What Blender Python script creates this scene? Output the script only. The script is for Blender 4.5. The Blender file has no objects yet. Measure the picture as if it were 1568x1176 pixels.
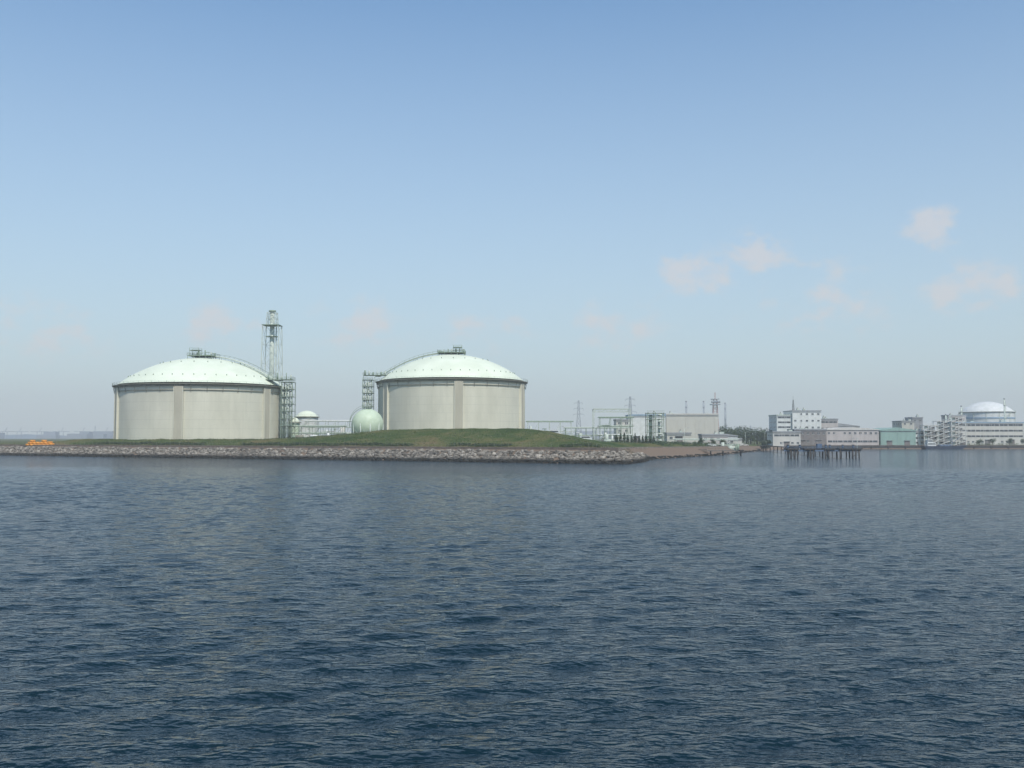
import bpy, math, random
import numpy as np
from mathutils import Vector, Matrix
random.seed(7); rng=np.random.RandomState(5)
scene=bpy.context.scene
R=math.radians

# ------------------------------------------------------------------ materials
def mat(name,c1,c2=None,scale=0.5,rough=0.8,stretch=(1,1,1),bump=0.0,detail=4,metal=0.0,spec=0.3,lo=0.35,hi=0.65):
    m=bpy.data.materials.new(name); m.use_nodes=True
    nt=m.node_tree; N=nt.nodes; L=nt.links
    b=N['Principled BSDF']; b.inputs['Roughness'].default_value=rough
    b.inputs['Metallic'].default_value=metal
    b.inputs['Specular IOR Level'].default_value=spec
    if c2 is None: c2=tuple(v*0.8 for v in c1)
    tc=N.new('ShaderNodeTexCoord'); mp=N.new('ShaderNodeMapping'); mp.inputs['Scale'].default_value=stretch
    L.new(tc.outputs['Object'],mp.inputs['Vector'])
    n=N.new('ShaderNodeTexNoise'); n.inputs['Scale'].default_value=scale; n.inputs['Detail'].default_value=detail
    n.inputs['Roughness'].default_value=0.6
    L.new(mp.outputs[0],n.inputs['Vector'])
    r=N.new('ShaderNodeValToRGB'); r.color_ramp.elements[0].position=lo; r.color_ramp.elements[1].position=hi
    r.color_ramp.elements[0].color=(*c2,1); r.color_ramp.elements[1].color=(*c1,1)
    L.new(n.outputs['Fac'],r.inputs['Fac']); L.new(r.outputs['Color'],b.inputs['Base Color'])
    if bump>0:
        bp=N.new('ShaderNodeBump'); bp.inputs['Strength'].default_value=bump; bp.inputs['Distance'].default_value=0.3
        L.new(n.outputs['Fac'],bp.inputs['Height']); L.new(bp.outputs[0],b.inputs['Normal'])
    m['ramp']=r.name
    return m

def concrete_tank():
    m=mat('tank_concrete',(0.68,0.655,0.535),(0.575,0.555,0.45),scale=0.12,rough=0.85,stretch=(1,1,0.35),detail=7)
    nt=m.node_tree;N=nt.nodes;L=nt.links
    b=N['Principled BSDF']; r=N[m['ramp']]
    tc=N.new('ShaderNodeTexCoord')
    mp=N.new('ShaderNodeMapping'); mp.inputs['Scale'].default_value=(1,1,0.06)
    L.new(tc.outputs['Object'],mp.inputs['Vector'])
    n=N.new('ShaderNodeTexNoise'); n.inputs['Scale'].default_value=0.9; n.inputs['Detail'].default_value=4
    L.new(mp.outputs[0],n.inputs['Vector'])
    mr=N.new('ShaderNodeMapRange'); mr.inputs['From Min'].default_value=0.5; mr.inputs['From Max'].default_value=0.8
    mr.inputs['To Min'].default_value=0; mr.inputs['To Max'].default_value=0.25
    L.new(n.outputs['Fac'],mr.inputs['Value'])
    mx=N.new('ShaderNodeMixRGB'); mx.inputs['Color2'].default_value=(0.42,0.43,0.34,1)
    L.new(mr.outputs[0],mx.inputs['Fac']); L.new(r.outputs['Color'],mx.inputs['Color1'])
    sp=N.new('ShaderNodeSeparateXYZ'); L.new(tc.outputs['Object'],sp.inputs[0])
    md=N.new('ShaderNodeMath'); md.operation='PINGPONG'; md.inputs[1].default_value=2.0
    L.new(sp.outputs['Z'],md.inputs[0])
    lt=N.new('ShaderNodeMath'); lt.operation='LESS_THAN'; lt.inputs[1].default_value=0.09
    L.new(md.outputs[0],lt.inputs[0])
    ml=N.new('ShaderNodeMath'); ml.operation='MULTIPLY'; ml.inputs[1].default_value=0.25
    L.new(lt.outputs[0],ml.inputs[0])
    mx2=N.new('ShaderNodeMixRGB'); mx2.inputs['Color2'].default_value=(0.36,0.35,0.29,1)
    L.new(ml.outputs[0],mx2.inputs['Fac']); L.new(mx.outputs[0],mx2.inputs['Color1'])
    L.new(mx2.outputs[0],b.inputs['Base Color'])
    return m
M={}
M['wall']=concrete_tank()
M['pilaster']=mat('pilaster_concrete',(0.51,0.475,0.375),(0.43,0.405,0.32),scale=0.3,stretch=(1,1,0.2))
M['dome']=mat('dome_paint',(0.74,0.79,0.64),(0.66,0.71,0.565),scale=0.10,rough=0.6)
M['holder']=mat('gas_holder_paint',(0.56,0.65,0.49),(0.48,0.57,0.42),scale=0.3,rough=0.5)
M['white']=mat('white_paint',(0.70,0.71,0.69),(0.58,0.60,0.57),scale=0.4,rough=0.5)
M['cream']=mat('cream_cladding',(0.60,0.58,0.53),(0.51,0.50,0.46),scale=0.2,stretch=(1,1,0.3))
M['beige']=mat('beige_cladding',(0.54,0.53,0.47),(0.47,0.46,0.41),scale=0.2,stretch=(1,1,0.3))
M['pink']=mat('pinkish_cladding',(0.50,0.46,0.435),(0.43,0.395,0.375),scale=0.2,stretch=(1,1,0.3))
M['teal']=mat('teal_cladding',(0.27,0.40,0.35),(0.23,0.34,0.30),scale=0.2,stretch=(1,1,0.3))
M['brown']=mat('brown_cladding',(0.23,0.21,0.20),(0.17,0.155,0.15),scale=0.3)
M['roof']=mat('grey_roof',(0.33,0.34,0.35),(0.25,0.26,0.27),scale=0.3)
M['blueroof']=mat('blue_trim',(0.32,0.42,0.52),(0.26,0.36,0.45),scale=0.3)
M['glass']=mat('window_glass',(0.07,0.085,0.10),(0.04,0.05,0.06),scale=0.8,rough=0.15,spec=0.6)
M['steelgreen']=mat('green_steel',(0.30,0.37,0.28),(0.19,0.25,0.19),scale=1.0,rough=0.6)
M['steellight']=mat('pale_steel',(0.55,0.60,0.53),(0.41,0.46,0.40),scale=1.0,rough=0.55)
M['steeldark']=mat('weathered_steel',(0.16,0.17,0.16),(0.10,0.10,0.10),scale=1.0,rough=0.7)
M['walk']=mat('walkway_steel',(0.28,0.275,0.22),(0.20,0.19,0.15),scale=0.6)
M['hazesteel']=mat('haze_tinted_steel',(0.33,0.36,0.39),(0.27,0.30,0.33),scale=0.3)  # far steel, blue-grey air haze mixed into its colour
M['redsteel']=mat('red_tower_paint',(0.40,0.21,0.18),(0.34,0.18,0.16),scale=0.5)
M['orange']=mat('orange_float',(0.80,0.36,0.06),(0.68,0.27,0.04),scale=1.0,rough=0.5)
M['navy']=mat('navy_hull',(0.03,0.045,0.075),(0.02,0.03,0.055),scale=0.5,rough=0.4)
M['timber']=mat('jetty_timber',(0.08,0.076,0.072),(0.04,0.038,0.037),scale=1.5)
M['bluepaint']=mat('jetty_blue_paint',(0.12,0.18,0.27),(0.08,0.12,0.19),scale=1.0)
M['concrete']=mat('seawall_concrete',(0.20,0.165,0.135),(0.125,0.10,0.085),scale=0.5,stretch=(1,1,2),bump=0.2)
M['apron']=mat('sloped_revetment_concrete',(0.30,0.255,0.21),(0.17,0.14,0.115),scale=0.4,stretch=(1,1,2),bump=0.2)
M['bark']=mat('bark',(0.08,0.06,0.045),(0.05,0.04,0.03),scale=3)
M['leaf']=mat('foliage',(0.06,0.095,0.03),(0.022,0.042,0.014),scale=0.9,rough=0.7)
M['leafdark']=mat('dark_foliage',(0.032,0.056,0.027),(0.014,0.028,0.014),scale=0.9,rough=0.7)
M['haze']=mat('haze_tinted_land',(0.17,0.22,0.26),(0.13,0.18,0.22),scale=0.02)  # distance haze painted into the land colour
M['haze2']=mat('haze_tinted_buildings',(0.27,0.31,0.35),(0.21,0.25,0.29),scale=0.02)  # pale bluish distance haze painted into the building colour
M['tyre']=mat('tyre_rubber',(0.03,0.03,0.03))

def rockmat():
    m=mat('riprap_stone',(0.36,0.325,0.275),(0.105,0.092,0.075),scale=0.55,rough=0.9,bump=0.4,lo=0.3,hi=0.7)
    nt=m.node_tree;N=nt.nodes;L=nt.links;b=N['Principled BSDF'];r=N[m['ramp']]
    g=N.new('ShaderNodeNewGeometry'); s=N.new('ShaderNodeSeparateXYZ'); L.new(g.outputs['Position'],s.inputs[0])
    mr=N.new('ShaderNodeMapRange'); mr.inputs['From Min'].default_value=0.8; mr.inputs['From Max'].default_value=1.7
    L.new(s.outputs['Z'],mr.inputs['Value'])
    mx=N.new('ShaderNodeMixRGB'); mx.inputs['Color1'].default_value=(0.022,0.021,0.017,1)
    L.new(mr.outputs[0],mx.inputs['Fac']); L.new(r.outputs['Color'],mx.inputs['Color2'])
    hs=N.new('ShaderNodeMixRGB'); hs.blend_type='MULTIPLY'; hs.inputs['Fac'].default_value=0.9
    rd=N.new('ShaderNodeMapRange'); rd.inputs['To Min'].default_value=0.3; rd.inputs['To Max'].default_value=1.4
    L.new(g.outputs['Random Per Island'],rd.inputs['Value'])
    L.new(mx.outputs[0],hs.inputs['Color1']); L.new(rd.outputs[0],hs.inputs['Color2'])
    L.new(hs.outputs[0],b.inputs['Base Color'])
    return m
M['rock']=rockmat()

def groundmat():
    m=bpy.data.materials.new('grass_and_earth'); m.use_nodes=True
    nt=m.node_tree;N=nt.nodes;L=nt.links;b=N['Principled BSDF'];b.inputs['Roughness'].default_value=0.95
    b.inputs['Specular IOR Level'].default_value=0.1
    tc=N.new('ShaderNodeTexCoord')
    n1=N.new('ShaderNodeTexNoise'); n1.inputs['Scale'].default_value=0.06; n1.inputs['Detail'].default_value=8; n1.inputs['Roughness'].default_value=0.65
    n2=N.new('ShaderNodeTexNoise'); n2.inputs['Scale'].default_value=0.9; n2.inputs['Detail'].default_value=5
    L.new(tc.outputs['Object'],n1.inputs['Vector']); L.new(tc.outputs['Object'],n2.inputs['Vector'])
    r1=N.new('ShaderNodeValToRGB'); e=r1.color_ramp.elements
    e[0].position=0.32; e[0].color=(0.035,0.062,0.018,1); e[1].position=0.68; e[1].color=(0.17,0.12,0.06,1)
    k=e.new(0.46); k.color=(0.06,0.085,0.025,1); k=e.new(0.55); k.color=(0.10,0.105,0.038,1)
    L.new(n1.outputs['Fac'],r1.inputs['Fac'])
    mul=N.new('ShaderNodeMixRGB'); mul.blend_type='MULTIPLY'; mul.inputs['Fac'].default_value=0.7
    mr=N.new('ShaderNodeMapRange'); mr.inputs['From Min'].default_value=0.3;mr.inputs['From Max'].default_value=0.7
    mr.inputs['To Min'].default_value=0.6; mr.inputs['To Max'].default_value=1.3
    L.new(n2.outputs['Fac'],mr.inputs['Value']); L.new(r1.outputs[0],mul.inputs['Color1']); L.new(mr.outputs[0],mul.inputs['Color2'])
    at=N.new('ShaderNodeAttribute'); at.attribute_name='earth'
    mx=N.new('ShaderNodeMixRGB'); mx.inputs['Color2'].default_value=(0.18,0.135,0.10,1)
    L.new(at.outputs['Fac'],mx.inputs['Fac']); L.new(mul.outputs[0],mx.inputs['Color1'])
    bp=N.new('ShaderNodeBump'); bp.inputs['Strength'].default_value=0.5; bp.inputs['Distance'].default_value=0.5
    L.new(n2.outputs['Fac'],bp.inputs['Height']); L.new(bp.outputs[0],b.inputs['Normal'])
    L.new(mx.outputs[0],b.inputs['Base Color'])
    return m
M['ground']=groundmat()

# ------------------------------------------------------------------ mesh builder
class MB:
    def __init__(s): s.v=[];s.f=[];s.m=[];s.mats=[];s.sm=[]
    def mi(s,k):
        if k not in s.mats: s.mats.append(k)
        return s.mats.index(k)
    def add(s,vs,fs,k,smooth=False):
        o=len(s.v); s.v+= [tuple(a) for a in vs]; i=s.mi(k)
        for f in fs: s.f.append(tuple(o+a for a in f)); s.m.append(i); s.sm.append(smooth)
    def box(s,x0,x1,y0,y1,z0,z1,k):
        vs=[(x0,y0,z0),(x1,y0,z0),(x1,y1,z0),(x0,y1,z0),(x0,y0,z1),(x1,y0,z1),(x1,y1,z1),(x0,y1,z1)]
        s.add(vs,[(0,3,2,1),(4,5,6,7),(0,1,5,4),(1,2,6,5),(2,3,7,6),(3,0,4,7)],k)
    def obox(s,c,hx,hy,hz,ang,k):
        ca,sa=math.cos(ang),math.sin(ang); vs=[]
        for z in(-hz,hz):
            for (a,b) in((-hx,-hy),(hx,-hy),(hx,hy),(-hx,hy)):
                vs.append((c[0]+a*ca-b*sa,c[1]+a*sa+b*ca,c[2]+z))
        s.add(vs,[(0,3,2,1),(4,5,6,7),(0,1,5,4),(1,2,6,5),(2,3,7,6),(3,0,4,7)],k)
    def tube(s,p,q,r,k,n=5,r2=None):
        p=Vector(p);q=Vector(q);d=(q-p)
        if d.length<1e-6: return
        d.normalize(); u=d.orthogonal().normalized(); w=d.cross(u); r2=r if r2 is None else r2
        vs=[];fs=[]
        for i in range(n):
            a=2*math.pi*i/n; e=u*math.cos(a)+w*math.sin(a); vs.append(p+e*r); 
        for i in range(n):
            a=2*math.pi*i/n; e=u*math.cos(a)+w*math.sin(a); vs.append(q+e*r2)
        for i in range(n): fs.append((i,(i+1)%n,n+(i+1)%n,n+i))
        fs.append(tuple(range(n))[::-1]); fs.append(tuple(range(n,2*n)))
        s.add(vs,fs,k,n>6)
    def path(s,pts,r,k,n=6):
        for a,b in zip(pts,pts[1:]): s.tube(a,b,r,k,n)
    def lathe(s,c,prof,k,n=96,smooth=True):
        vs=[];fs=[]
        for (r,z) in prof:
            for i in range(n):
                a=2*math.pi*i/n; vs.append((c[0]+r*math.cos(a),c[1]+r*math.sin(a),z))
        for j in range(len(prof)-1):
            for i in range(n):
                fs.append((j*n+i,j*n+(i+1)%n,(j+1)*n+(i+1)%n,(j+1)*n+i))
        s.add(vs,fs,k,smooth)
    def blob(s,c,rad,k,sub=1,jit=0.2,sq=(1,1,1)):
        V,F=ICO[sub]; vs=[]
        ph=random.random()*6.28; ca,sa=math.cos(ph),math.sin(ph)
        for v in V:
            j=1+random.uniform(-jit,jit)
            x,y=v[0]*ca-v[1]*sa,v[0]*sa+v[1]*ca
            vs.append((c[0]+x*rad*j*sq[0],c[1]+y*rad*j*sq[1],c[2]+v[2]*rad*j*sq[2]))
        s.add(vs,F,k)
    def leaves(s,c,rad,k,n,size,sq=(1,1,1)):
        for _ in range(n):
            d=Vector((random.gauss(0,1),random.gauss(0,1),random.gauss(0,1))).normalized()*rad*random.random()**0.4
            p=Vector((c[0]+d.x*sq[0],c[1]+d.y*sq[1],c[2]+d.z*sq[2]))
            u=Vector((random.uniform(-1,1),random.uniform(-1,1),random.uniform(-1,1))).normalized()
            w=u.orthogonal().normalized(); z=size*random.uniform(0.6,1.4)
            s.add([p-u*z,p+w*z*0.6,p+u*z,p-w*z*0.6],[(0,1,2,3)],k)
    def obj(s,name,parent=None,coll=None):
        me=bpy.data.meshes.new(name); me.from_pydata(s.v,[],s.f)
        for k in s.mats: me.materials.append(M[k])
        me.polygons.foreach_set('material_index',s.m); me.polygons.foreach_set('use_smooth',s.sm); me.update()
        o=bpy.data.objects.new(name,me); scene.collection.objects.link(o)
        if parent: o.parent=parent
        return o
def ico(sub):
    import bmesh
    b=bmesh.new(); bmesh.ops.create_icosphere(b,subdivisions=sub,radius=1)
    V=[tuple(v.co) for v in b.verts]; F=[tuple(v.index for v in f.verts) for f in b.faces]; b.free(); return V,F
ICO={1:ico(1),2:ico(2)}
def empty(name,loc=(0,0,0)):
    e=bpy.data.objects.new(name,None); scene.collection.objects.link(e); e.empty_display_size=1; return e

# ------------------------------------------------------------------ terrain
CO=[(-1500,1164),(34.7,301),(42,322),(52,369),(90.6,445),(150,600),(185,680),(230,697),(1600,700)]
def yc(x):
    return np.interp(x,[c[0] for c in CO],[c[1] for c in CO])
def coastdist(x,y):
    d=np.full(np.shape(x),1e9)
    for (ax,ay),(bx,by) in zip(CO,CO[1:]):
        L2=(bx-ax)**2+(by-ay)**2
        t=np.clip(((x-ax)*(bx-ax)+(y-ay)*(by-ay))/L2,0,1)
        d=np.minimum(d,np.hypot(x-ax-t*(bx-ax),y-ay-t*(by-ay)))
    return np.where(y>yc(x),d,-d)
def ss(a,b,x):
    t=np.clip((x-a)/(b-a),0,1); return t*t*(3-2*t)
def height(x,y):
    x=np.asarray(x,float);y=np.asarray(y,float)
    p=coastdist(x,y)
    q=(y-(320.5-0.5625*x))*0.8716
    T=np.interp(x,[40,190,230],[4.1,2.2,2.0])
    sl=np.interp(x,[170,200],[7,2.0])
    prof=np.where(p<0,np.maximum(-3,p*0.6),np.minimum(T,T*p/sl))
    prof=prof+np.where(p>10,(p-10)*0.20,0)
    base=np.interp(x,[-260,-222,-205,0,60,110,190],[4.4,4.6,7.2,7.2,5.4,4.2,2.6])
    mound=np.interp(x,[-105,-78,-48,-20,14,27,38,55],[0,1.4,4.0,4.3,4.1,1.6,0.3,0])
    mound=mound*ss(16,42,q)*(1-ss(62,95,q))
    n=0.12*np.sin(x*0.31+1.3*np.sin(y*0.17))+0.1*np.sin(x*0.83+y*0.41)
    n=n*ss(9,16,p)*(1-ss(60,90,p))
    return np.minimum(prof,base+mound)+n
def H(x,y): return float(height(np.array([x]),np.array([y]))[0])
xs=np.concatenate([np.arange(-1500,-320,20),np.arange(-320,240,2.0),np.arange(240,1600,20)])
ts=np.concatenate([[-24,-12,-6],np.arange(-4,56,1.5),np.arange(56,150,5),np.arange(150,400,25),[450,600,900,1400,2500,5000]])
X,Tt=np.meshgrid(xs,ts); Y=yc(X)+Tt
Z=height(X,Y)
nv=len(xs); verts=np.stack([X.ravel(),Y.ravel(),Z.ravel()],1)
faces=[(j*nv+i,j*nv+i+1,(j+1)*nv+i+1,(j+1)*nv+i) for j in range(len(ts)-1) for i in range(nv-1)]
me=bpy.data.meshes.new('ground'); me.from_pydata(verts.tolist(),[],faces)
p=coastdist(X.ravel(),Y.ravel()); lim=np.interp(X.ravel(),[34,50],[12,7.5])
earth=np.where(p<lim,1.0,np.clip(1-(p-lim)/2.0,0,1))
a=me.attributes.new('earth','FLOAT','POINT'); a.data.foreach_set('value',earth.astype(np.float32))
me.materials.append(M['ground']); me.polygons.foreach_set('use_smooth',[True]*len(faces)); me.update()
g=bpy.data.objects.new('ground',me); scene.collection.objects.link(g)

ux,uy=-0.8716,0.4903; nx,ny=0.4903,0.8716
def SW(s,p): return (34.7+ux*s+nx*p, 301+uy*s+ny*p)

b=MB()
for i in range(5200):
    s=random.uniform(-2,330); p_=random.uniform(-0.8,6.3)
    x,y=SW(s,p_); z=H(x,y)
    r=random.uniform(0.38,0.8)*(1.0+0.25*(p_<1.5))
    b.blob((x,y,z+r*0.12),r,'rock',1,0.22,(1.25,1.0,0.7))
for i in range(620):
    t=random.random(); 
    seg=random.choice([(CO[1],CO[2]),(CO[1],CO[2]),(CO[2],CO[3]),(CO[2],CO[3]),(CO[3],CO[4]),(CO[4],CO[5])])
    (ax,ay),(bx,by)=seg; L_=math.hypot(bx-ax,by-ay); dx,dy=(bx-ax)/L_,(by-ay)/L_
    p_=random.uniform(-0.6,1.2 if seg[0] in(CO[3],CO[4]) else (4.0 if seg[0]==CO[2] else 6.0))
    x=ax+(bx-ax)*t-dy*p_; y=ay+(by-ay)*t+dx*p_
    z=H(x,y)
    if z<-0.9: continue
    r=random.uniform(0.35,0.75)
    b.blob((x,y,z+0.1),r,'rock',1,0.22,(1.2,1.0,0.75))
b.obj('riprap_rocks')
b=MB()
for i in range(0,112):
    s0=6+i*3.0; 
    c=SW(s0+1.5,7.4); b.obox((c[0],c[1],4.25+random.uniform(-0.03,0.03)),1.47,0.35,0.6,math.atan2(uy,ux),'concrete')
for (A,Bq) in ((CO[2],CO[3]),(CO[3],CO[4]),(CO[4],CO[5])):
    L_=math.hypot(Bq[0]-A[0],Bq[1]-A[1]); dx,dy=(Bq[0]-A[0])/L_,(Bq[1]-A[1])/L_; n=int(L_/3)
    for i in range(n):
        t=(i+0.5)*L_/n; x=A[0]+dx*t-dy*7.4; y=A[1]+dy*t+dx*7.4
        b.obox((x,y,H(x,y)+0.1),L_/n/2-0.03,0.3,0.4,math.atan2(dy,dx),'apron')
b.obj('seawall')

b=MB()
for i in range(0,118):
    x,y=SW(8+i*2.7,13); z=H(x,y); b.tube((x,y,z-0.2),(x,y,z+1.6),0.03,'walk',4)
    if i:
        for h in (0.9,1.5): b.tube((px,py,pz+h),(x,y,z+h),0.015,'walk',3)
    px,py,pz=x,y,z
b.obj('perimeter_fence')
b=MB()
for i in range(1700):
    s=random.uniform(15,262); p_=random.gauss(15.5,0.7)
    if math.sin(s*0.13)+math.sin(s*0.047+2)<-0.9: continue
    x,y=SW(s,p_); z=H(x,y); b.leaves((x,y,z+0.35),0.8,'leafdark' if random.random()<.55 else 'leaf',7,0.24,(1.3,1.3,0.6))
b.obj('shrub_belt')
b=MB()
for i in range(9000):
    s=random.uniform(5,275); p_=random.uniform(13,46); x,y=SW(s,p_); z=H(x,y)
    h=random.uniform(0.12,0.4); a=random.random()*3.14; w=0.14
    b.add([(x-w*math.cos(a),y-w*math.sin(a),z-.05),(x+w*math.cos(a),y+w*math.sin(a),z-.05),(x+random.uniform(-.2,.2),y,z+h)],[(0,1,2)],'leaf' if random.random()<.8 else 'apron')
b.obj('grass_tufts')

# ------------------------------------------------------------------ LNG tanks
def lng_tank(c,Rr,z0,zr,rise,pil,stair_ang,toph,name='lng_storage_tank'):
    e=empty(name)
    b=MB(); b.lathe(c,[(Rr,z0),(Rr,zr)],'wall',160); b.obj('wall',e)
    b=MB()
    for a in pil:
        x,y=c[0]+(Rr+0.25)*math.cos(a),c[1]+(Rr+0.25)*math.sin(a)
        b.obox((x,y,(z0+zr-1.2)/2),1.7,0.55,(zr-1.2-z0)/2,a+math.pi/2,'pilaster')
        for sgn in(-1,1):
            xx,yy=x-sgn*1.95*math.sin(a),y+sgn*1.95*math.cos(a)
            b.obox((xx,yy,(z0+zr-1.3)/2),0.18,0.75,(zr-1.3-z0)/2,a+math.pi/2,'wall')
    b.obj('pilasters',e)
    Rs=(Rr*Rr+rise*rise)/(2*rise); prof=[]
    am=math.asin(Rr*0.985/Rs)
    for i in range(29):
        t=am*(1-i/28); prof.append((max(Rs*math.sin(t),0.02),zr+0.25+Rs*math.cos(t)-(Rs-rise)))
    b=MB(); b.lathe(c,prof,'dome',160); b.obj('dome_roof',e)
    dz=lambda r: zr+0.25+math.sqrt(Rs*Rs-r*r)-(Rs-rise)
    b=MB()
    b.lathe(c,[(Rr+0.003,zr-1.1),(Rr+0.5,zr-1.1),(Rr+0.5,zr-0.25),(Rr+1.5,zr-0.2),(Rr+1.5,zr+0.1),(Rr-0.8,zr+0.12)],'walk',160,False)
    b.lathe(c,[(Rr+0.003,zr-2.9),(Rr+0.45,zr-2.9),(Rr+0.45,zr-2.65),(Rr+0.003,zr-2.6)],'walk',160,False)
    n=72
    for i in range(n):
        a=2*math.pi*i/n; a2=2*math.pi*(i+1)/n
        P=lambda a,r,z:(c[0]+r*math.cos(a),c[1]+r*math.sin(a),z)
        b.tube(P(a,Rr+1.4,zr+0.1),P(a,Rr+1.4,zr+1.3),0.06,'steelgreen',4)
        for h in(0.7,1.3): b.tube(P(a,Rr+1.4,zr+h),P(a2,Rr+1.4,zr+h),0.04,'steelgreen',4)
        if i%2==0: b.tube(P(a,Rr+0.25,zr-3.6),P(a,Rr+1.0,zr-0.3),0.16,'walk',4)
    b.obj('rim_walkway',e)
    b=MB()
    for rr,nn in((0.86,44),(0.5,20)):
        for i in range(nn):
            a=2*math.pi*(i+.3)/nn; r=Rr*rr; z=dz(r)
            b.tube((c[0]+r*math.cos(a),c[1]+r*math.sin(a),z-0.05),(c[0]+r*math.cos(a),c[1]+r*math.sin(a),z+0.6),0.2,'steelgreen',5)
    b.obj('roof_nozzles',e)
    b=MB(); zt=dz(0); 
    def railbox(x0,x1,y0,y1,z,k='steelgreen',h=1.2):
        nx_=max(2,int((x1-x0)/1.6)); ny_=max(2,int((y1-y0)/1.6))
        for i in range(nx_+1):
            x=x0+(x1-x0)*i/nx_
            for y in(y0,y1): b.tube((x,y,z),(x,y,z+h),0.05,k,4)
        for i in range(ny_+1):
            y=y0+(y1-y0)*i/ny_
            for x in(x0,x1): b.tube((x,y,z),(x,y,z+h),0.05,k,4)
        for hh in(h*0.5,h):
            for y in(y0,y1): b.tube((x0,y,z+hh),(x1,y,z+hh),0.045,k,4)
            for x in(x0,x1): b.tube((x,y0,z+hh),(x,y1,z+hh),0.045,k,4)
    ox=toph['ox']; x0,x1=c[0]+ox-toph['w'],c[0]+ox+toph['w']
    b.box(x0,x1,c[1]-9,c[1]+4,zt+0.6,zt+0.85,'steelgreen')
    for x in np.linspace(x0+.3,x1-.3,5):
        for y in(c[1]-8.7,c[1]-2,c[1]+3.7): b.tube((x,y,zt-3.0),(x,y,zt+0.6),0.13,'steelgreen',4)
    railbox(x0,x1,c[1]-9,c[1]+4,zt+0.85)
    for i in range(7):
        x=x0+0.8+(x1-x0-1.6)*i/6; y=c[1]-7+random.uniform(0,8); h=random.uniform(1.2,2.9)
        b.tube((x,y,zt+.85),(x,y,zt+.85+h),random.uniform(.25,.5),'steellight' if i%2 else 'steelgreen',8)
        if i<6: b.tube((x,y,zt+.85+h*.6),(x+2,y+.6,zt+.85+h*.6),0.15,'steelgreen',6)
    xm=x0+(x1-x0)*toph['up']; b.box(xm-2.3,xm+2.3,c[1]-6,c[1]-1,zt+3.4,zt+3.6,'steelgreen')
    for x in(xm-2.2,xm+2.2):
        for y in(c[1]-5.9,c[1]-1.1): b.tube((x,y,zt+.85),(x,y,zt+4.7),0.1,'steelgreen',4)
    for y in(c[1]-5.9,c[1]-1.1):
        for h in(4.1,4.65): b.tube((xm-2.2,y,zt+h),(xm+2.2,y,zt+h),0.05,'steelgreen',4)
    for sx in(-1,1):
        b.tube((xm+sx*2.2,c[1]-5.9,zt+.85),(xm-sx*2.2,c[1]-5.9,zt+3.4),0.06,'steelgreen',4)
    b.obj('roof_platform',e)
    b=MB(); sa=stair_ang; cs,sn=math.cos(sa),math.sin(sa)
    for off,k,rad in((-1.6,'steellight',.28),(-.7,'steelgreen',.2),(.1,'steellight',.35),(1.0,'steelgreen',.14),(1.9,'steelgreen',.14)):
        pts=[]
        for i in range(15):
            r=Rr+1.5-(Rr-4)*i/14; z=(dz(min(r,Rr*.985)))+1.1+ (1.0 if r>Rr*.8 else 0)*(r-Rr*.8)/(Rr*.2)
            pts.append((c[0]+r*cs-off*sn,c[1]+r*sn+off*cs,z))
            if i%2==0 and off in(-1.6,1.9) and r<Rr: b.tube(pts[-1],(pts[-1][0],pts[-1][1],dz(min(r,Rr*.985))-.1),0.09,'steelgreen',4)
        b.path(pts,rad,k)
        if off in(1.0,1.9): b.path([(q[0],q[1],q[2]+1.1) for q in pts],0.06,'steelgreen',4); [b.tube(q,(q[0],q[1],q[2]+1.1),.05,'steelgreen',4) for q in pts]
    b.obj('roof_pipe_bridge',e)
    b=MB(); cx,cy=c[0]+(Rr+5.2)*cs,c[1]+(Rr+5.2)*sn
    w,d=toph.get('tw',3.4),3.2; gz=H(cx,cy)-.5; ztop=zr+toph['tower']; nf=max(5,int((ztop-gz)/3.4)); ch=(ztop-gz)/nf
    for x in(cx-w,cx,cx+w):
        for y in(cy-d,cy+d): b.tube((x,y,gz),(x,y,ztop),0.2,'steelgreen',4)
    for f in range(1,nf+1):
        z=gz+f*ch; b.box(cx-w-.3,cx+w+.3,cy-d-.3,cy+d+.3,z-.14,z,'steelgreen')
        for y in(cy-d-.2,cy+d+.2):
            for hh in(.6,1.15): b.tube((cx-w-.2,y,z+hh),(cx+w+.2,y,z+hh),.05,'steelgreen',4)
        for x in np.linspace(cx-w-.2,cx+w+.2,5): b.tube((x,cy-d-.2,z),(x,cy-d-.2,z+1.15),.045,'steelgreen',4)
        zz=z-ch
        a_,b_=(cx-w,cx+w) if f%2 else (cx+w,cx-w)
        for y in(cy-.5,cy+.6): b.tube((a_,y,zz),(b_,y,z),.16,'steellight',4)
        b.tube((a_,cy-d,zz),((cx),cy-d,z),.09,'steelgreen',4)
    for i in range(4):
        x=cx-w+.6+i*(2*w-1.2)/3; b.tube((x,cy-d+.7,gz),(x,cy-d+.7,ztop-2+.5*i),.24 if i%2 else .34,'steellight',7)
    q=(c[0]+(Rr-5)*cs,c[1]+(Rr-5)*sn)
    x0,x1=min(q[0],cx-w),max(q[0],cx+w); zp=zr+3.2
    b.box(x0,x1,cy-d,cy+d,zp,zp+.18,'steelgreen'); railbox(x0,x1,cy-d,cy+d,zp+.18)
    for i in range(6):
        x=x0+1+(x1-x0-2)*i/5; b.tube((x,cy-d+1,zp),(x,cy-d+1,zp+random.uniform(1.6,3.4)),random.uniform(.2,.45),'steellight' if i%2 else 'steelgreen',7)
    for x in (x0+.3,(x0+x1)/2): b.tube((x,cy-d+.3,zr-.5),(x,cy-d+.3,zp),.15,'steelgreen',4)
    b.obj('stair_tower',e)
    return e
def pang(c): return math.atan2(-c[1],-c[0])
T1=(-149.3,480); T2=(-31.4,520)
a1=pang(T1); a2=pang(T2)
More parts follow.
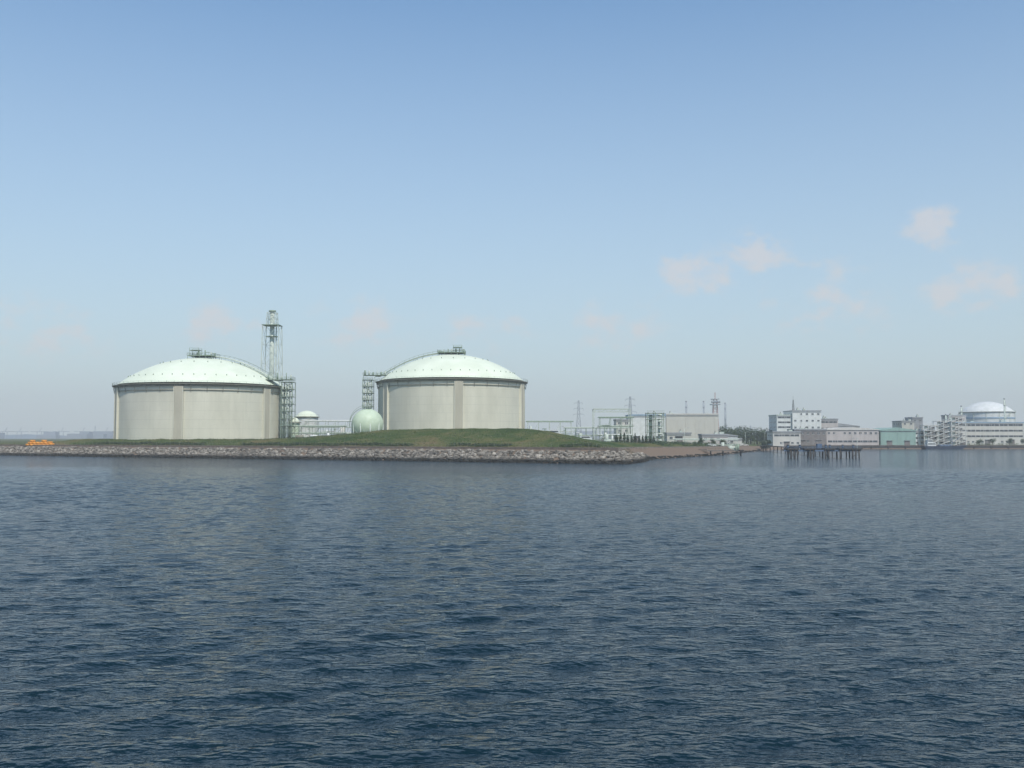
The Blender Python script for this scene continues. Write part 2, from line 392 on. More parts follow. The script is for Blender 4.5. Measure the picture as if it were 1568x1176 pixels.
lng_tank(T1,39.2,6.5,32.0,14.0,[a1-0.26,a1+0.80,a1-1.25,a1+2.2,a1-2.6],R(-12),dict(ox=1,w=6,up=.2,tower=2.2,tw=2.6))
lng_tank(T2,38.2,6.6,36.6,14.4,[a2+0.085,a2+1.17,a2-1.02,a2+2.4,a2-2.3],R(192),dict(ox=0,w=7,up=.72,tower=1.0,tw=2.4))

# ------------------------------------------------------------------ vent stack
def lattice(b,cx,cy,z0,z1,w0,w1,n,k,r=.16,rb=.09):
    prev=None
    for i in range(n+1):
        t=i/n; z=z0+(z1-z0)*t; w=(w0+(w1-w0)*t)/2
        cs=[(cx-w,cy-w,z),(cx+w,cy-w,z),(cx+w,cy+w,z),(cx-w,cy+w,z)]
        for j in range(4): b.tube(cs[j],cs[(j+1)%4],rb,k,4)
        if prev:
            for j in range(4):
                b.tube(prev[j],cs[j],r,k,4); b.tube(prev[j],cs[(j+1)%4],rb,k,4); b.tube(prev[(j+1)%4],cs[j],rb,k,4)
        prev=cs
e=empty('vent_stack'); vx,vy=-128.7,532; b=MB()
lattice(b,vx,vy,7,68,10.6,8.4,6,'steellight',.22,.09)
b.obj('lattice_frame',e); b=MB()
b.tube((vx,vy,7),(vx,vy,76),1.25,'steellight',14); b.tube((vx+2.2,vy,7),(vx+2.2,vy,70),.35,'steellight',8)
b.tube((vx,vy,75.4),(vx,vy,76.2),1.9,'steelgreen',14)
for z in(68,62):
    b.box(vx-4.6,vx+4.6,vy-4.6,vy+4.6,z,z+.25,'steelgreen') if z==68 else b.box(vx-3,vx+3,vy-3,vy+3,z,z+.2,'steelgreen')
lattice(b,vx,vy,68.3,75,5.4,4.6,2,'steellight',.16,.1)
b.obj('stack_pipe',e)

# ------------------------------------------------------------------ spherical gas holder
e=empty('spherical_gas_tank'); c=(-67,462); b=MB(); rr=7.4; cz=14.0
b.lathe(c,[(max(rr*math.sin(math.pi*i/32),.02),cz-rr*math.cos(math.pi*i/32)) for i in range(33)],'holder',64); b.obj('sphere_shell',e)
b=MB()
for i in range(10):
    a=2*math.pi*i/10; x,y=c[0]+rr*.97*math.cos(a),c[1]+rr*.97*math.sin(a)
    b.tube((x,y,H(x,y)-.5),(x,y,cz+.4),.3,'steellight',8)
    a2_=2*math.pi*(i+1)/10; x2,y2=c[0]+rr*.97*math.cos(a2_),c[1]+rr*.97*math.sin(a2_)
    b.tube((x,y,7.4),(x2,y2,cz-1),.08,'steellight',4); b.tube((x2,y2,7.4),(x,y,cz-1),.08,'steellight',4)
pts=[(c[0]-(rr+.6)*math.cos(t)-.0,c[1]-1.5,cz+(rr+.6)*math.sin(t)) for t in np.linspace(-.2,1.45,10)]
for dy in(0,.9):
    b.path([(p_[0],p_[1]-dy,p_[2]) for p_ in pts],.09,'steelgreen',4)
    b.path([(p_[0],p_[1]-dy,p_[2]+1) for p_ in pts],.05,'steelgreen',4)
b.box(c[0]-1.4,c[0]+1.4,c[1]-2.4,c[1]+1.4,cz+rr+.3,cz+rr+.5,'steelgreen')
b.obj('legs_and_stair',e)

def domed_tank(name,c,r,z0,zr,rise,stripe=None,k='white',dk='dome'):
    e=empty(name); b=MB(); b.lathe(c,[(r,z0),(r,zr)],k,64); b.obj('shell',e)
    Rs=(r*r+rise*rise)/(2*rise); am=math.asin(r/Rs) if rise<r else math.pi/2
    b=MB(); b.lathe(c,[(max(Rs*math.sin(am*(1-i/14)),.02),zr+Rs*math.cos(am*(1-i/14))-(Rs-rise)) for i in range(15)],dk,64)
    b.obj('roof',e); b=MB()
    b.lathe(c,[(r+.003,zr-.4),(r+.7,zr-.3),(r+.7,zr+.05),(r-.1,zr+.08)],'walk',64,False)
    n=max(12,int(r*2)); 
    for i in range(n):
        a=2*math.pi*i/n; a2_=2*math.pi*(i+1)/n
        b.tube((c[0]+(r+.6)*math.cos(a),c[1]+(r+.6)*math.sin(a),zr),(c[0]+(r+.6)*math.cos(a),c[1]+(r+.6)*math.sin(a),zr+1.2),.05,'steellight',4)
        b.tube((c[0]+(r+.6)*math.cos(a),c[1]+(r+.6)*math.sin(a),zr+1.2),(c[0]+(r+.6)*math.cos(a2_),c[1]+(r+.6)*math.sin(a2_),zr+1.2),.05,'steellight',4)
        if stripe and i%3==0: b.tube((c[0]+(r+.2)*math.cos(a),c[1]+(r+.2)*math.sin(a),z0),(c[0]+(r+.2)*math.cos(a),c[1]+(r+.2)*math.sin(a),zr),.2,'steellight',4)
    if stripe:
        for z in stripe: b.lathe(c,[(r+.003,z),(r+.3,z),(r+.3,z+1.2),(r+.003,z+1.2)],'blueroof',64,False)
    st=[(c[0]+(r+.6)*math.cos(-2.6+1.6*i/20),c[1]+(r+.6)*math.sin(-2.6+1.6*i/20),z0+(zr-z0)*i/20) for i in range(21)]
    b.path(st,.12,'steellight',4); b.path([(p[0],p[1],p[2]+1) for p in st],.06,'steellight',4)
    b.obj('rim_and_stair',e)
domed_tank('storage_tank',(-113.7,552),6.2,7,19.5,3.4)
domed_tank('storage_tank',(-107.5,492),2.6,7,15.5,2.4,k='holder')

def piperack(name,x0,x1,y,w,h,levels,seed,k='steelgreen'):
    rs=random.Random(seed); b=MB(); n=max(2,int((x1-x0)/5))
    z0=min(H(x0,y),H(x1,y))-.5
    for i in range(n+1):
        x=x0+(x1-x0)*i/n
        for yy in(y-w,y+w): b.tube((x,yy,z0),(x,yy,z0+h),.16,k,4)
        for l in range(1,levels+1): b.tube((x,y-w,z0+h*l/levels),(x,y+w,z0+h*l/levels),.14,k,4)
        if i<n and i%2==0: b.tube((x,y-w,z0),(x+(x1-x0)/n,y-w,z0+h),.09,k,4)
    for l in range(1,levels+1):
        z=z0+h*l/levels
        for j in range(4):
            yy=y-w+.4+(2*w-.8)*j/3; b.tube((x0-1,yy,z+.3),(x1+1,yy,z+.3),rs.uniform(.12,.35),rs.choice(['steellight','steelgreen','white']),6)
        for yy in(y-w,y+w): b.tube((x0,yy,z),(x1,yy,z),.13,k,4)
    for i in range(int((x1-x0)/2)):
        x=rs.uniform(x0,x1); yy=y-w-rs.uniform(.5,4); hh=rs.uniform(1.5,h*.8); kk=rs.choice(['steellight','steelgreen','white','steellight','walk','cream'])
        q=rs.random()
        if q<.35: b.tube((x,yy,z0),(x,yy,z0+hh),rs.uniform(.4,1.2),kk,10)
        elif q<.6: b.tube((x-1.8,yy,z0+1.6),(x+1.8,yy,z0+1.6),rs.uniform(.6,1.0),kk,10); b.tube((x-1,yy,z0),(x-1,yy,z0+1),.2,k,4); b.tube((x+1,yy,z0),(x+1,yy,z0+1),.2,k,4)
        else:
            b.path([(x,yy,z0),(x,yy,z0+hh),(x+rs.uniform(-3,3),yy,z0+hh),(x+rs.uniform(-3,3),y,z0+hh)],.2,kk,6)
            b.tube((x+.8,yy,z0),(x+.8,yy,z0+hh*1.1),.1,k,4)
    return b.obj(name)
piperack('pipe_rack',-106,-80,474,3,6.5,2,1)
piperack('pipe_rack',-104,-74,506,4,9.5,3,2,'steellight')
piperack('pipe_rack',8,30,505,3,10,2,3,'steellight')
piperack('pipe_rack',28,60,520,3,8,2,4)
piperack('pipe_rack',44,60,500,3,13,3,5)
piperack('pipe_rack',86,118,525,3,6,2,9,'steellight')
b=MB(); z0=5
for x in(42.5,61.5):
    for y in(516,524): b.tube((x,y,z0),(x,y,23),.28,'steellight',4)
for y in(516,524):
    b.tube((42.5,y,22.8),(61.5,y,22.8),.3,'steellight',4); b.tube((42.5,y,21.4),(61.5,y,21.4),.16,'steellight',4)
    for i in range(9): b.tube((42.5+19*i/9,y,22.8 if i%2 else 21.4),(42.5+19*(i+1)/9,y,21.4 if i%2 else 22.8),.1,'steellight',4)
for x in(42.5,61.5): b.tube((x,516,22.8),(x,524,22.8),.25,'steellight',4)
b.obj('pipe_gantry')
b=MB(); gx,gy=68.8,480; gz=H(gx,gy)-.5
for fx in(-3.9,0,3.9):
    for fy in(-3,3): b.tube((gx+fx,gy+fy,gz),(gx+fx,gy+fy,20),.22,'steelgreen',4)
for i in range(1,6):
    z=gz+(20-gz)*i/5-.2; b.box(gx-4.2,gx+4.2,gy-3.3,gy+3.3,z-.2,z,'steelgreen')
    for hh in(.6,1.1): b.tube((gx-4.2,gy-3.3,z+hh),(gx+4.2,gy-3.3,z+hh),.05,'steelgreen',4)
    b.tube((gx-3.9,gy-3,z-2.6),(gx+3.9 if i%2 else gx,gy-3,z),.12,'steelgreen',4)
    b.tube((gx+1,gy-3.2,z-1),(gx+3,gy-3.2,z-1),.5,'steellight',8)
b.tube((gx-2,gy,gz),(gx-2,gy,19),.9,'steellight',12); b.tube((gx+2,gy,gz),(gx+2,gy,17),.6,'white',12)
b.obj('loading_frame')

def pylon(name,x,y,z0,z1,k,w=7,arms=3,al=5.5):
    b=MB(); zm=z0+(z1-z0)*.62
    lattice(b,x,y,z0,zm,w,2.4,5,k,.2,.11); lattice(b,x,y,zm,z1,2.4,1.0,4,k,.16,.09)
    for i in range(arms):
        z=zm+(z1-zm)*(.12+.36*i); L_=al*(1-.12*i)
        for s_ in(-1,1):
            b.tube((x,y,z+1.0),(x+s_*L_,y,z),.12,k,4); b.tube((x,y,z-.2),(x+s_*L_,y,z),.12,k,4); b.tube((x+s_*L_,y,z),(x+s_*L_,y,z-1.6),.12,k,4)
    return b.obj(name)
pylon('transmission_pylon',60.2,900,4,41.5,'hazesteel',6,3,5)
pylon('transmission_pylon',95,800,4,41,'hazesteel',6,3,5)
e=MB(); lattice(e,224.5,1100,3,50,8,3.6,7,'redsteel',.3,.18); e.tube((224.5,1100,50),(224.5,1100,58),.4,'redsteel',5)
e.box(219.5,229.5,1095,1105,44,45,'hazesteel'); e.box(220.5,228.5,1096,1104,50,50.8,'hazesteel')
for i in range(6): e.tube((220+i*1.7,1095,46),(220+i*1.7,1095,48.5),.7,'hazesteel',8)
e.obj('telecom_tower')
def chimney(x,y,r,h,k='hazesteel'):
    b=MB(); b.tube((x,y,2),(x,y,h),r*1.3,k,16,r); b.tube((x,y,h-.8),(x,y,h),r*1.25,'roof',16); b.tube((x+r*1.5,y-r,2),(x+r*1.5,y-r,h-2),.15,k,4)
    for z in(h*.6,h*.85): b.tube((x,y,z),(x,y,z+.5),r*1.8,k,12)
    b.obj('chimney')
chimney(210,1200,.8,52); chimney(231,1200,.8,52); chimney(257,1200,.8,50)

# ------------------------------------------------------------------ buildings
def building(name,x0,x1,y0,y1,z1,k,floors=2,roof='roof',pitch=0,bands=True,cols=None,doors=0,strip=None,equip=2,rot=0):
    z0=min(H(x0,y0),H(x1,y0),H(x0,y1))-1
    e=empty(name); b=MB()
    b.box(x0,x1,y0,y1,z0,z1,k); 
    for i in range(int((x1-x0)/6)+1):
        x=x0+min(i*6,x1-x0-.3); b.box(x,x+.25,y0-.12,y0-.003,z0,z1-.003,k)
    b.obj('walls',e)
    b=MB()
    if pitch>0:
        xm=(x0+x1)/2
        b.add([(x0-.4,y0-.4,z1),(x1+.4,y0-.4,z1),(x1+.4,y1+.4,z1),(x0-.4,y1+.4,z1),(xm,y0-.4,z1+pitch),(xm,y1+.4,z1+pitch)],
              [(0,1,4),(3,5,2),(0,4,5,3),(1,2,5,4),(0,3,2,1)],roof)
        b.box(x0-.4,x1+.4,y0-.5,y0-.41,z1-.5,z1-.01,roof)
    else:
        b.box(x0-.3,x1+.3,y0-.3,y0,z1-.2,z1+.6,roof); b.box(x0-.3,x1+.3,y1,y1+.3,z1-.2,z1+.6,roof)
        b.box(x0-.3,x0,y0,y1,z1-.2,z1+.6,roof); b.box(x1,x1+.3,y0,y1,z1-.2,z1+.6,roof)
        b.box(x0,x1,y0,y1,z1+.003,z1+.15,roof)
    rs=random.Random(int(x0*7))
    for i in range(equip):
        x=rs.uniform(x0+2,x1-3); yy=rs.uniform(y0+2,y0+6); h=rs.uniform(1,2.2); zt=z1+pitch*.3
        b.box(x,x+rs.uniform(1.2,2.6),yy,yy+2,zt,zt+h,'steellight'); b.tube((x+.4,yy+.5,zt+h),(x+.4,yy+.5,zt+h+.9),.25,'walk',8)
    b.obj('roof',e)
    b=MB(); g=H((x0+x1)/2,y0); fh=(z1-g)/floors; n=cols or max(2,int((x1-x0)/3.4))
    for f in range(floors):
        zc=g+fh*(f+.55)
        if strip and f in strip:
            b.box(x0+.8,x1-.8,y0-.07,y0-.002,zc-.6,zc+.7,'glass')
            for i in range(n): xx=x0+.8+(x1-x0-1.6)*i/n; b.box(xx-.1,xx+.1,y0-.16,y0-.072,zc-.6,zc+.7,'white')
        elif bands:
            for i in range(n):
                if rs.random()<.12: continue
                xx=x0+(x1-x0)*(i+.5)/n
                b.box(xx-.8,xx+.8,y0-.07,y0-.002,zc-.55,zc+.65,'glass'); b.box(xx-.95,xx+.95,y0-.2,y0-.002,zc-.72,zc-.56,'white')
                b.box(xx-.04,xx+.04,y0-.11,y0-.072,zc-.55,zc+.65,'white')
    b.box(x0,x1,y0-.22,y0-.004,z1-1.0,z1-.75,'roof')
    for d in range(doors):
        xx=x0+(x1-x0)*(d+.5)/doors; b.box(xx-1.9,xx+1.9,y0-.24,y0-.005,g-.3,g+3.8,'brown'); b.box(xx-2.1,xx+2.1,y0-.9,y0-.006,g+3.82,g+4.0,'roof')
    for f in range(floors):
        zc=g+fh*(f+.55)
        for yy in np.arange(y0+2,y1-2,4): b.box(x0-.07,x0-.002,yy,yy+1.6,zc-.5,zc+.6,'glass')
    b.obj('windows_and_doors',e); return e
building('process_hall',71.5,92.5,600,625,21.4,'white',3,'blueroof',bands=False,doors=3,equip=3)
building('compressor_house',96,128.5,620,650,22.4,'beige',3,'cream',bands=False,doors=2,equip=1)
building('substation_building',62.5,70.8,598,612,18.5,'cream',3,equip=1)
building('utility_building',84,97,540,552,10.2,'beige',1,doors=1,equip=1)
building('control_building',104,118,545,556,9.4,'pink',1,equip=2)
building('gatehouse',128,136,590,598,7.2,'cream',1,equip=0)
building('harbour_office',179,198,684,700,11.8,'cream',2,strip=[1],doors=1,equip=1)
building('office_block',214,236,760,785,28.2,'white',5,cols=5,equip=3)
building('office_block',202.5,213.8,762,785,25,'white',6,'steellight',strip=[1,2,3,4,5],equip=1)
building('office_block',236.3,250,764,785,22.0,'pink',4,strip=[3],equip=2)
building('warehouse',199,221.5,702,720,13.5,'brown',2,'roof',equip=2,doors=2)
building('warehouse',222,259,704,740,13.8,'pink',2,'cream',pitch=1.6,strip=[0],equip=0)
building('warehouse',261,286,706,745,13.2,'teal',2,'teal',pitch=2.0,doors=2,bands=False,equip=0)
building('factory_building',313,323,800,820,21,'beige',4,equip=2)
building('factory_building',323.5,332,805,820,24,'roof',4,equip=2)
building('factory_building',326,380,740,762,19.0,'cream',4,'blueroof',strip=[1,2,3],doors=3,equip=4)
building('factory_building',288,312,722,740,12.5,'white',3,strip=[1,2],equip=3)
building('factory_building',400,440,735,762,17,'beige',3,'roof',strip=[2],equip=4)
building('shed',140,163,720,735,9.5,'white',1,'roof',pitch=1.6,doors=2,equip=0)
building('warehouse',262,300,860,890,18,'beige',2,'roof',pitch=2.5,equip=0)
b=MB()
for (x0,x1,zt,y0) in((296,306,17,716),(306,316,20,718),(316,326,23,716)):
    for x in(x0,(x0+x1)/2,x1):
        for y in(y0,y0+6): b.tube((x,y,1.8),(x,y,zt),.25,'white',4)
    n=int((zt-2)/3.4)
    for i in range(1,n+1):
        z=2+(zt-2)*i/n; b.box(x0-.4,x1+.4,y0-.4,y0+6.4,z-.35,z,'cream')
        for hh in(.6,1.1): b.tube((x0-.4,y0-.4,z+hh),(x1+.4,y0-.4,z+hh),.07,'white',4)
        b.tube((x0,y0-.5,z-3.2),(x1,y0-.5,z),.22,'white',4)
        b.tube((x0+2,y0+2,z-3),(x0+2,y0+2,z-.6),1.1,'steellight',10); b.box(x0+5,x0+8,y0+1,y0+4,z-3,z-1,'brown')
b.obj('process_structure')
for x,y,h,r in((331,760,26,.45),(335,762,26,.45),(376,760,38,.5),(352,780,33,.5)): chimney(x,y,r,h,'steellight')
domed_tank('gas_holder',(384,805),20.3,2,28.5,8.5,stripe=[23,14],dk='white')
building('pump_house',338,352,772,784,25,'pink',5,equip=2)

b=MB(); lattice(b,217,768,28.3,37,1.4,.5,4,'steeldark',.1,.06); b.tube((217,768,37),(217,768,40),.08,'steeldark',4); b.obj('roof_antenna_mast')

b=MB()
for i in range(70):
    x=188+i*6; y=float(yc(x))+1.5
    b.box(x,x+5.9,y-1.0,y+1.0,-2,2.35,'timber'); b.box(x,x+5.9,y-1.1,y+1.1,2.352,2.7,'concrete')
    if i%2==0: b.tube((x+3,y-1.2,.2),(x+3,y-1.2,2.0),.4,'tyre',8)
b.obj('quay_wall')

b=MB(); bx0,bx1,by=283,313,689
vs=[];
for yy in(by-4,by+4):
    vs+=[(bx0,yy,2.2),(bx0+2,yy,-.4),(bx1-4,yy,-.4),(bx1,yy,2.8),(bx1-5,yy,2.2)]
b.add(vs,[(0,1,2,3,4),(9,8,7,6,5),(0,5,6,1),(1,6,7,2),(2,7,8,3),(3,8,9,4),(4,9,5,0)],'navy')
b.box(bx0+3,bx0+9,by-2.5,by+2.5,2.2,4.6,'white'); b.box(bx0+3.5,bx0+7,by-2,by+2,4.6,6.6,'white'); b.box(bx0+3.7,bx0+6.8,by-2.06,by-2.003,5.2,6.1,'glass')
b.box(bx0+3.4,bx0+8.6,by-2.56,by-2.503,3.2,4,'glass'); b.tube((bx0+5,by,6.6),(bx0+5,by,10),.12,'white',5)
b.tube((bx1-9,by,2.2),(bx1-9,by,8),.25,'bluepaint',6); b.tube((bx1-9,by,4),(bx1-2,by,9.5),.15,'bluepaint',5)
b.box(bx0+12,bx1-11,by-2.4,by+2.4,2.2,3.3,'bluepaint')
for i in range(12): b.tube((bx0+1+i*2,by-3.8,2.2),(bx0+1+i*2,by-3.8,3.2),.06,'white',4)
b.tube((bx0+1,by-3.8,3.2),(bx0+23,by-3.8,3.2),.06,'white',4)
b.obj('moored_work_boat')

# ------------------------------------------------------------------ jetty
e=empty('jetty'); b=MB(); jy=383
b.box(104,133.5,jy-1.3,jy+1.3,3.0,3.4,'timber'); b.box(104,133.5,jy-1.4,jy-1.303,2.7,3.3,'bluepaint')
for (x0,x1) in((105,109.5),(111.5,116),(119.5,123.5),(125,133.8)):
    b.box(x0,x1,jy-2.4,jy+2.4,3.402,3.9,'timber')
b.obj('deck',e); b=MB()
for x in(106.5,107.8,109,114,115.2,119.8,121,125.4,130.2,131.2,132.6):
    for yy in(-1.9,1.9):
        b.tube((x,jy+yy,-3),(x+random.uniform(-.2,.2),jy+yy,3.6),.3,'timber',8)
for (xa,xb) in((106.5,109),(114,115.2),(119.8,121),(130.2,132.6)): b.tube((xa,jy-1.9,.6),(xb,jy-1.9,2.9),.14,'timber',5)
b.obj('piles',e); b=MB()
for i in range(22):
    x=104+i*1.4; b.tube((x,jy-1.2,3.4),(x,jy-1.2,4.5),.06,'bluepaint',4)
b.tube((104,jy-1.2,4.5),(133.5,jy-1.2,4.5),.06,'bluepaint',4); b.tube((104,jy-1.2,4.0),(133.5,jy-1.2,4.0),.05,'bluepaint',4)
for x in(106,110.5,120.5,122,127,131): b.tube((x,jy,3.9),(x,jy,5.1),.35,'bluepaint',8); b.tube((x,jy,5.1),(x,jy,5.3),.55,'steeldark',8)
b.tube((132.5,jy,3.9),(132.5,jy,8),.1,'steellight',5); b.box(117,118.8,jy-.8,jy+.8,3.9,5.6,'bluepaint')
b.obj('railings_and_bollards',e)
b=MB()
A=Vector((128,385,3.1)); Bq=Vector((150,606,3.1)); n=9
for i in range(n):
    p_=A.lerp(Bq,i/n); q_=A.lerp(Bq,(i+1)/n)
    for o in(-1,1): b.tube((p_.x+o,p_.y,p_.z),(q_.x+o,q_.y,q_.z),.2,'timber',4)
    for o in(-1,1): b.tube((p_.x+o,p_.y,-3),(p_.x+o,p_.y,3.1),.22,'timber',6)
    b.add([(p_.x-1.2,p_.y,3.35),(p_.x+1.2,p_.y,3.35),(q_.x+1.2,q_.y,3.35),(q_.x-1.2,q_.y,3.35)],[(0,1,2,3)],'timber')
b.obj('access_trestle',e)

b=MB(); py_=442
b.box(83,102,py_-.8,py_+.8,2.0,2.3,'steeldark'); b.box(82,86,py_-2,py_+2,1.6,2.9,'concrete')
for x in(88,93.5,101.3): 
    for o in(-.7,.7): b.tube((x,py_+o,-3),(x,py_+o,2.1),.2,'timber',6)
b.box(100.5,102.5,py_-1.4,py_+1.4,1.9,2.6,'timber')
for i in range(13): b.tube((84+i*1.5,py_-.75,2.3),(84+i*1.5,py_-.75,3.2),.05,'steeldark',4)
b.tube((84,py_-.75,3.2),(102,py_-.75,3.2),.05,'steeldark',4)
b.obj('landing_pier')

b=MB()
for j in range(3):
    for i in range(7-j*1):
        if j==2 and i in(1,2,4): continue
        x=-219+i*1.9+j*.95; y=452-.3*i; z=H(x,y)+.65+j*.85
        b.tube((x-.8,y-.9,z),(x+.8,y-.9,z),.48,'orange',12); b.tube((x-.8,y+.3,z),(x+.8,y+.3,z),.46,'orange',12)
        b.tube((x-.85,y-.9,z),(x-.95,y-.9,z),.2,'steeldark',8)
for i in range(8):
    x=-220+i*1.95; z=H(x,452); b.tube((x,450.5,z),(x,450.5,z+2.2),.08,'steeldark',4)
b.box(-221,-205.5,450.4,453,H(-213,452),H(-213,452)+.16,'steeldark')
b.obj('oil_boom_floats')

# ------------------------------------------------------------------ vehicles
def car(x,y,ang,k,van=False):
    W=1.75 if not van else 1.9
    if van: P=[(-2.4,.35),(-2.4,1.75),(-2.2,2.0),(1.2,2.0),(1.9,1.15),(2.4,1.0),(2.4,.35)]
    else: P=[(-2.2,.35),(-2.2,.95),(-1.7,1.05),(-1.2,1.42),(.5,1.45),(1.1,1.0),(2.1,.85),(2.2,.35)]
    z=H(x,y)+.02; ca,sa=math.cos(ang),math.sin(ang)
    T=lambda a,b_,h:(x+a*ca-b_*sa,y+a*sa+b_*ca,z+h)
    b=MB(); n=len(P); vs=[T(a,-W/2,h) for a,h in P]+[T(a,W/2,h) for a,h in P]
    b.add(vs,[tuple(range(n)),tuple(range(2*n-1,n-1,-1))]+[(i,n+i,n+(i+1)%n,(i+1)%n) for i in range(n)],k)
    for s_ in(-1,1):
        yy=s_*(W/2+.01)
        q=[(-1.15,1.0),(-.95,1.34),(.4,1.36),(.85,1.0)] if not van else [(-2.1,1.2),(-2.1,1.8),(1.1,1.8),(1.6,1.2)]
        b.add([T(a,yy,h) for a,h in q],[(0,1,2,3)],'glass')
        for wx in(-1.35,1.35): b.tube(T(wx,yy*.8,.33),T(wx,yy*1.04,.33),.33,'tyre',12)
    b.obj('parked_van' if van else 'parked_car')
for (x,y,a,k,v) in((17,398,.1,'white',True),(21.5,400,.0,'white',False),(26,402,.1,'cream',False),(30,404,.1,'white',True),(122,560,.2,'white',False),(116,540,.2,'white',True),(140,600,.1,'cream',False),(147,640,.1,'white',False),(100,500,.3,'white',False)):
    car(x,y,a,k,v)

# ------------------------------------------------------------------ trees
def tree(name,x,y,h,r,k='leaf',dens=60):
    e=empty(name); z=H(x,y); b=MB()
    b.tube((x,y,z-.2),(x,y,z+h*.5),h*.04,'bark',8,h*.025)
    for i in range(5):
        a=i*1.3; b.tube((x,y,z+h*(.25+.05*i)),(x+r*.6*math.cos(a),y+r*.6*math.sin(a),z+h*.65),h*.018,'bark',5,h*.006)
    b.obj('trunk_and_limbs',e); b=MB()
    for i in range(14):
        a=random.random()*6.28; rr=r*.62*random.random()**.5; zc=z+h*random.uniform(.38,.85)
        b.leaves((x+rr*math.cos(a),y+rr*math.sin(a),zc),r*.42,k if random.random()<.6 else 'leafdark',dens,r*.09,(1,1,.8))
    b.obj('crown',e)
tree('broadleaf_tree',154,606,7.5,3.8,'leafdark',90)
for (x,y,h,r) in((47,452,4,1.5),(110,520,4.5,2.2),(104,515,3.6,1.8),(96,506,3.8,2),(170,700,6,3),(137,640,5,2.5),(335,715,5,3),(345,716,4.6,3),(357,716,5.2,3),(368,716,4.5,3)):
    tree('broadleaf_tree',x,y,h,r,'leaf',45)
def conifer(x,y,h):
    z=H(x,y); b=MB(); b.tube((x,y,z-.2),(x,y,z+h*.95),.12,'bark',6,.03)
    for i in range(16):
        t=i/15; r=(1-t)*h*.24+.12; zz=z+h*(.12+.86*t)
        b.leaves((x,y,zz),r,'leafdark' if i%3 else 'leaf',int(26*(1-t)+8),.22,(1,1,.35))
    b.obj('conifer_tree')
for i in range(11): conifer(46+i*1.75,438+i*.9+random.uniform(-1,1),random.uniform(3.0,4.4))
b=MB()
for i in range(150):
    x=random.uniform(156,212); y=random.uniform(770,800); top=np.interp(x,[156,162,175,195,212],[8,14,15.5,13,9])*random.uniform(.75,1.08)
    b.leaves((x,y,3+top*.55),top*.42,'leafdark' if random.random()<.6 else 'leaf',70,.55,(.9,.9,1))
for i in range(50): 
    x=random.uniform(156,212); b.tube((x,785,2),(x,785,9),.25,'bark',5)
b.obj('distant_tree_belt')
b=MB()
for i in range(420):
    x=random.uniform(60,150); y=float(yc(x))+random.uniform(26,75); r=random.uniform(.6,1.4)
    b.leaves((x,y,H(x,y)+r*.4),r,'leaf' if random.random()<.5 else 'leafdark',14,.28,(1.2,1.2,.7))
for i in range(160):
    x=random.uniform(325,420); b.leaves((x,711+random.uniform(-1,1),2.9),1.3,'leaf',14,.3)
b.obj('roadside_shrubs')

def lamp(x,y,h):
    z=H(x,y); b=MB(); b.tube((x,y,z),(x,y,z+h),.12,'steellight',8,.07); b.path([(x,y,z+h),(x+.7,y,z+h+.4),(x+1.8,y,z+h+.5)],.06,'steellight',5)
    b.box(x+1.5,x+2.3,y-.18,y+.18,z+h+.36,z+h+.55,'roof'); b.tube((x,y,z),(x,y,z+.5),.22,'concrete',8); b.obj('street_lamp')
for x,y,h in((20,430,6),(36,440,6),(55,470,8),(90,520,8),(118,580,8),(150,640,8),(175,690,9),(240,702,8),(290,712,9),(340,714,9),(60,560,10)): lamp(x,y,h)

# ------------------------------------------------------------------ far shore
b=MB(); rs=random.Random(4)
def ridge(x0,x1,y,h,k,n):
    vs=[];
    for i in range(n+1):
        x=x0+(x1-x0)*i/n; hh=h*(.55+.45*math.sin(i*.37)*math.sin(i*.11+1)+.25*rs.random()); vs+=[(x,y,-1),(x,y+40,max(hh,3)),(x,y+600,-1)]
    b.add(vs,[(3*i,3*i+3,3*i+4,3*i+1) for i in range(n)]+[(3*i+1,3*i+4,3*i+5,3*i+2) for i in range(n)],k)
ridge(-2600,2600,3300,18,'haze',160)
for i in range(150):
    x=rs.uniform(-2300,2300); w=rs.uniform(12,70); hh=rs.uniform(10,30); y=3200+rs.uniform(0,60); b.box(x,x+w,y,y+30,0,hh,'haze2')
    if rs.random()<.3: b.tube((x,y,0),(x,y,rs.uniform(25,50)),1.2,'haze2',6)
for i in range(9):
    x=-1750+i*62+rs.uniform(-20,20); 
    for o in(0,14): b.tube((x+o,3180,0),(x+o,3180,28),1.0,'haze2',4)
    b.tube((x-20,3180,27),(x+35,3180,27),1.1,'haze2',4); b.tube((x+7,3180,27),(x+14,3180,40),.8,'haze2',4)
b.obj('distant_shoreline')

# ------------------------------------------------------------------ sea haze: thin real scattering air layer
m=bpy.data.materials.new('humid_air'); m.use_nodes=True; nt=m.node_tree
for n_ in list(nt.nodes):
    if n_.type=='BSDF_PRINCIPLED': nt.nodes.remove(n_)
vsn=nt.nodes.new('ShaderNodeVolumeScatter'); vsn.inputs['Density'].default_value=0.00024; vsn.inputs['Anisotropy'].default_value=0.0; vsn.inputs['Color'].default_value=(.96,1,1,1)
nt.links.new(vsn.outputs[0],[n_ for n_ in nt.nodes if n_.type=='OUTPUT_MATERIAL'][0].inputs['Volume'])
M['air']=m
b=MB(); b.box(-6000,6000,-300,3600,-6,160,'air'); b.obj('haze_layer')

